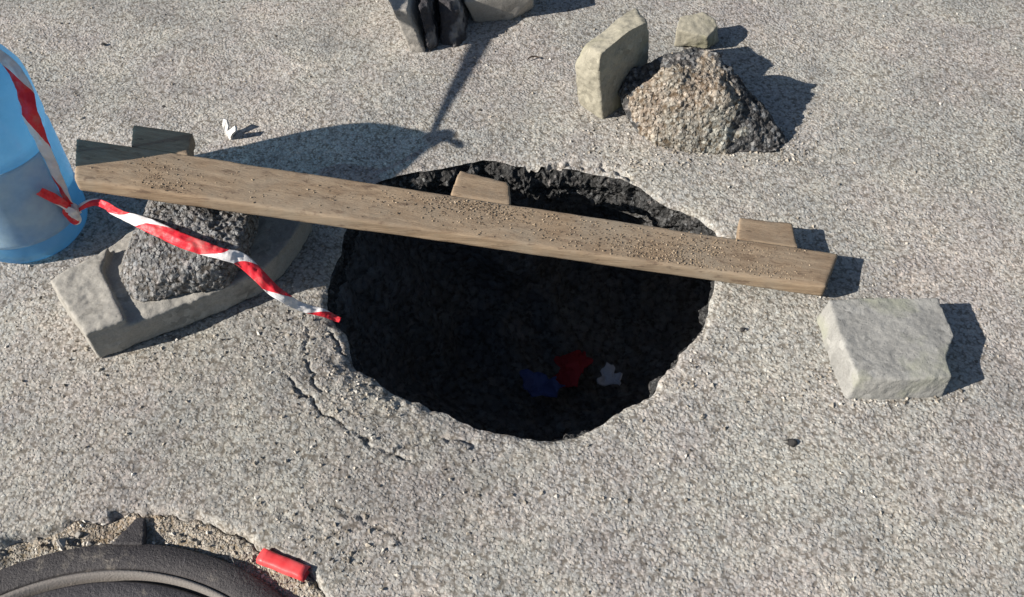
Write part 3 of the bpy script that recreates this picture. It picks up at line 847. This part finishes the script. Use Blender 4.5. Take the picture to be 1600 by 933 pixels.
tag(red, 'short bright red plastic sleeve lying beside the manhole', 'plastic piece')
# forked white scrap
def sheet(name, pts3, mat, th=.0018, seed=1, sub=3):
    bm = bmesh.new(); vv = [bm.verts.new(p) for p in pts3]; bm.faces.new(vv); bmesh.ops.triangulate(bm, faces=bm.faces)
    bmesh.ops.subdivide_edges(bm, edges=bm.edges, cuts=sub, use_grid_fill=True)
    me = bpy.data.meshes.new(name); bm.to_mesh(me); bm.free()
    co = np.array([v.co[:] for v in me.vertices]); nz = fbm(co, 60, seed, 3) * .004
    for v, d in zip(me.vertices, nz): v.co.y += d
    o = bpy.data.objects.new(name, me); COL.objects.link(o); me.materials.append(mat)
    m = o.modifiers.new('thickness', 'SOLIDIFY'); m.thickness = th; m.offset = 0
    return o
cb = P(354, 216)
wsc = sheet('white_scrap', [(-.006, 0, .0), (.010, 0, .0), (.022, .006, .028), (.014, .008, .034), (.004, .004, .018), (-.006, .006, .036), (-.016, .004, .033), (-.009, 0, .016)], M['white_scrap'], .004, 3)
wsc.location = cb; wsc.scale = (1.25, 1.25, 1.15); wsc.rotation_euler = (R(-12), 0, R(-50))
tag(wsc, 'small forked white scrap standing behind the board', 'scrap')
# twig
tv, tf = [], []
tw = [P(824, 93, .003), P(829, 89, .006), P(836, 88, .005), P(842, 90, .003)]
cc, _ = catmull(tw, 6)
for q in cc:
    for i in range(6):
        a = i / 6 * 6.283; tv.append((q.x, q.y + .002 * math.cos(a), q.z + .002 * math.sin(a)))
for k in range(len(cc) - 1):
    for i in range(6): tf.append((k * 6 + i, k * 6 + (i + 1) % 6, (k + 1) * 6 + (i + 1) % 6, (k + 1) * 6 + i))
twig = mesh_obj('twig', tv, tf, M['twig'])
tag(twig, 'tiny dark curved twig above the hole, left of the buff block', 'twig')
# bitumen crumbs and pebbles one can pick out
def crumb(name, x, y, s, mat, seed, label, cat, group=None, flat=.6, zoff=0.0):
    g = np.random.default_rng(seed); c = P(x, y)
    pts = g.standard_normal((16, 3)); pts /= np.linalg.norm(pts, axis=1)[:, None]; pts *= s * np.array([1, .8, flat])
    pts[:, 2] = np.maximum(pts[:, 2], -s * flat * .5)
    bm = hull_bm([Vector(p) for p in pts])
    bmesh.ops.bevel(bm, geom=list(bm.edges), offset=s * .12, segments=1, affect='EDGES')
    me = bpy.data.meshes.new(name); bm.to_mesh(me); bm.free(); me.materials.append(mat)
    o = bpy.data.objects.new(name, me); COL.objects.link(o); o.location = (c.x, c.y, s * flat * .4 + zoff)
    return tag(o, label, cat, group)
crumb('bitumen_crumb', 1238, 693, .010, M['black_debris'], 1, 'largest black bitumen crumb, on bare asphalt below the paving block', 'crumb')
crumb('bitumen_crumb', 1160, 516, .007, M['black_debris'], 2, 'black bitumen crumb between the hole and the paving block', 'crumb')
crumb('bitumen_crumb', 162, 70, .007, M['black_debris'], 3, 'black bitumen crumb at upper left beyond the jug', 'crumb')
crumb('bitumen_crumb', 750, 173, .005, M['black_debris'], 4, 'black bitumen crumb just above the shadow tip behind the board', 'crumb')
crumb('bitumen_crumb', 66, 466, .006, M['black_debris'], 5, 'dark crumb at the left end of the concrete kerb', 'crumb')
crumb('pebble', 128, 187, .008, M['pale'], 6, 'pale pebble beside the right side of the blue jug', 'pebble')
crumb('pebble', 96, 843, .013, M['pale'], 7, 'pinkish pale pebble in the dirt at the manhole rim, the larger one', 'pebble', flat=.7, zoff=-.014)
crumb('pebble', 118, 828, .008, M['pale'], 8, 'smaller pale pebble in the dirt near the manhole rim', 'pebble', zoff=-.018)
crumb('pebble', 60, 846, .007, M['rubble'], 9, 'brownish pebble in the dirt left of the pale pebbles', 'pebble', zoff=-.018)
crumb('pebble', 357, 878, .009, M['paver'], 10, 'grey pebble between the red sleeve and the manhole frame', 'pebble', zoff=-.016)
crumb('pebble', 255, 168, .006, M['black_debris'], 12, 'dark pebble above the left stub of the board', 'pebble')

# rubbish at the bottom of the hollow
def rag(name, pxs, z, mat, seed, label, cat):
    q = [P(x, y, z) for x, y in pxs]; c = sum(q, Vector()) / len(q)
    pts = [p - c for p in q]
    bm = bmesh.new(); vv = [bm.verts.new(p) for p in pts]; bm.faces.new(vv); bmesh.ops.triangulate(bm, faces=bm.faces)
    bmesh.ops.subdivide_edges(bm, edges=bm.edges, cuts=7, use_grid_fill=True)
    me = bpy.data.meshes.new(name); bm.to_mesh(me); bm.free()
    co = np.array([v.co[:] for v in me.vertices]); nz = fbm(co, 14, seed, 4) * .03; jx = fbm(co, 38, seed + 40, 3) * .012; jy = fbm(co, 38, seed + 60, 3) * .012
    for v, d, e1_, e2_ in zip(me.vertices, nz, jx, jy): v.co.z += d; v.co.x += e1_; v.co.y += e2_
    me.materials.append(mat)
    o = bpy.data.objects.new(name, me); COL.objects.link(o); o.location = c
    m = o.modifiers.new('thickness', 'SOLIDIFY'); m.thickness = .004
    return tag(o, label, cat)
ZF = -.63
rag('red_rag', [(872, 560), (915, 548), (922, 575), (900, 602), (868, 598)], ZF, M['red_rag'], 3, 'crumpled red rag at the bottom of the hole', 'rag')
rag('blue_bag', [(818, 578), (868, 590), (890, 602), (850, 612), (820, 604)], ZF + .01, M['blue_bag'], 4, 'crumpled blue bag beside the red rag in the hole', 'plastic bag')
rag('white_bag', [(930, 600), (950, 570), (973, 588), (966, 604)], ZF + .02, M['white_bag'], 5, 'small white scrap of plastic at the bottom of the hole', 'plastic scrap')
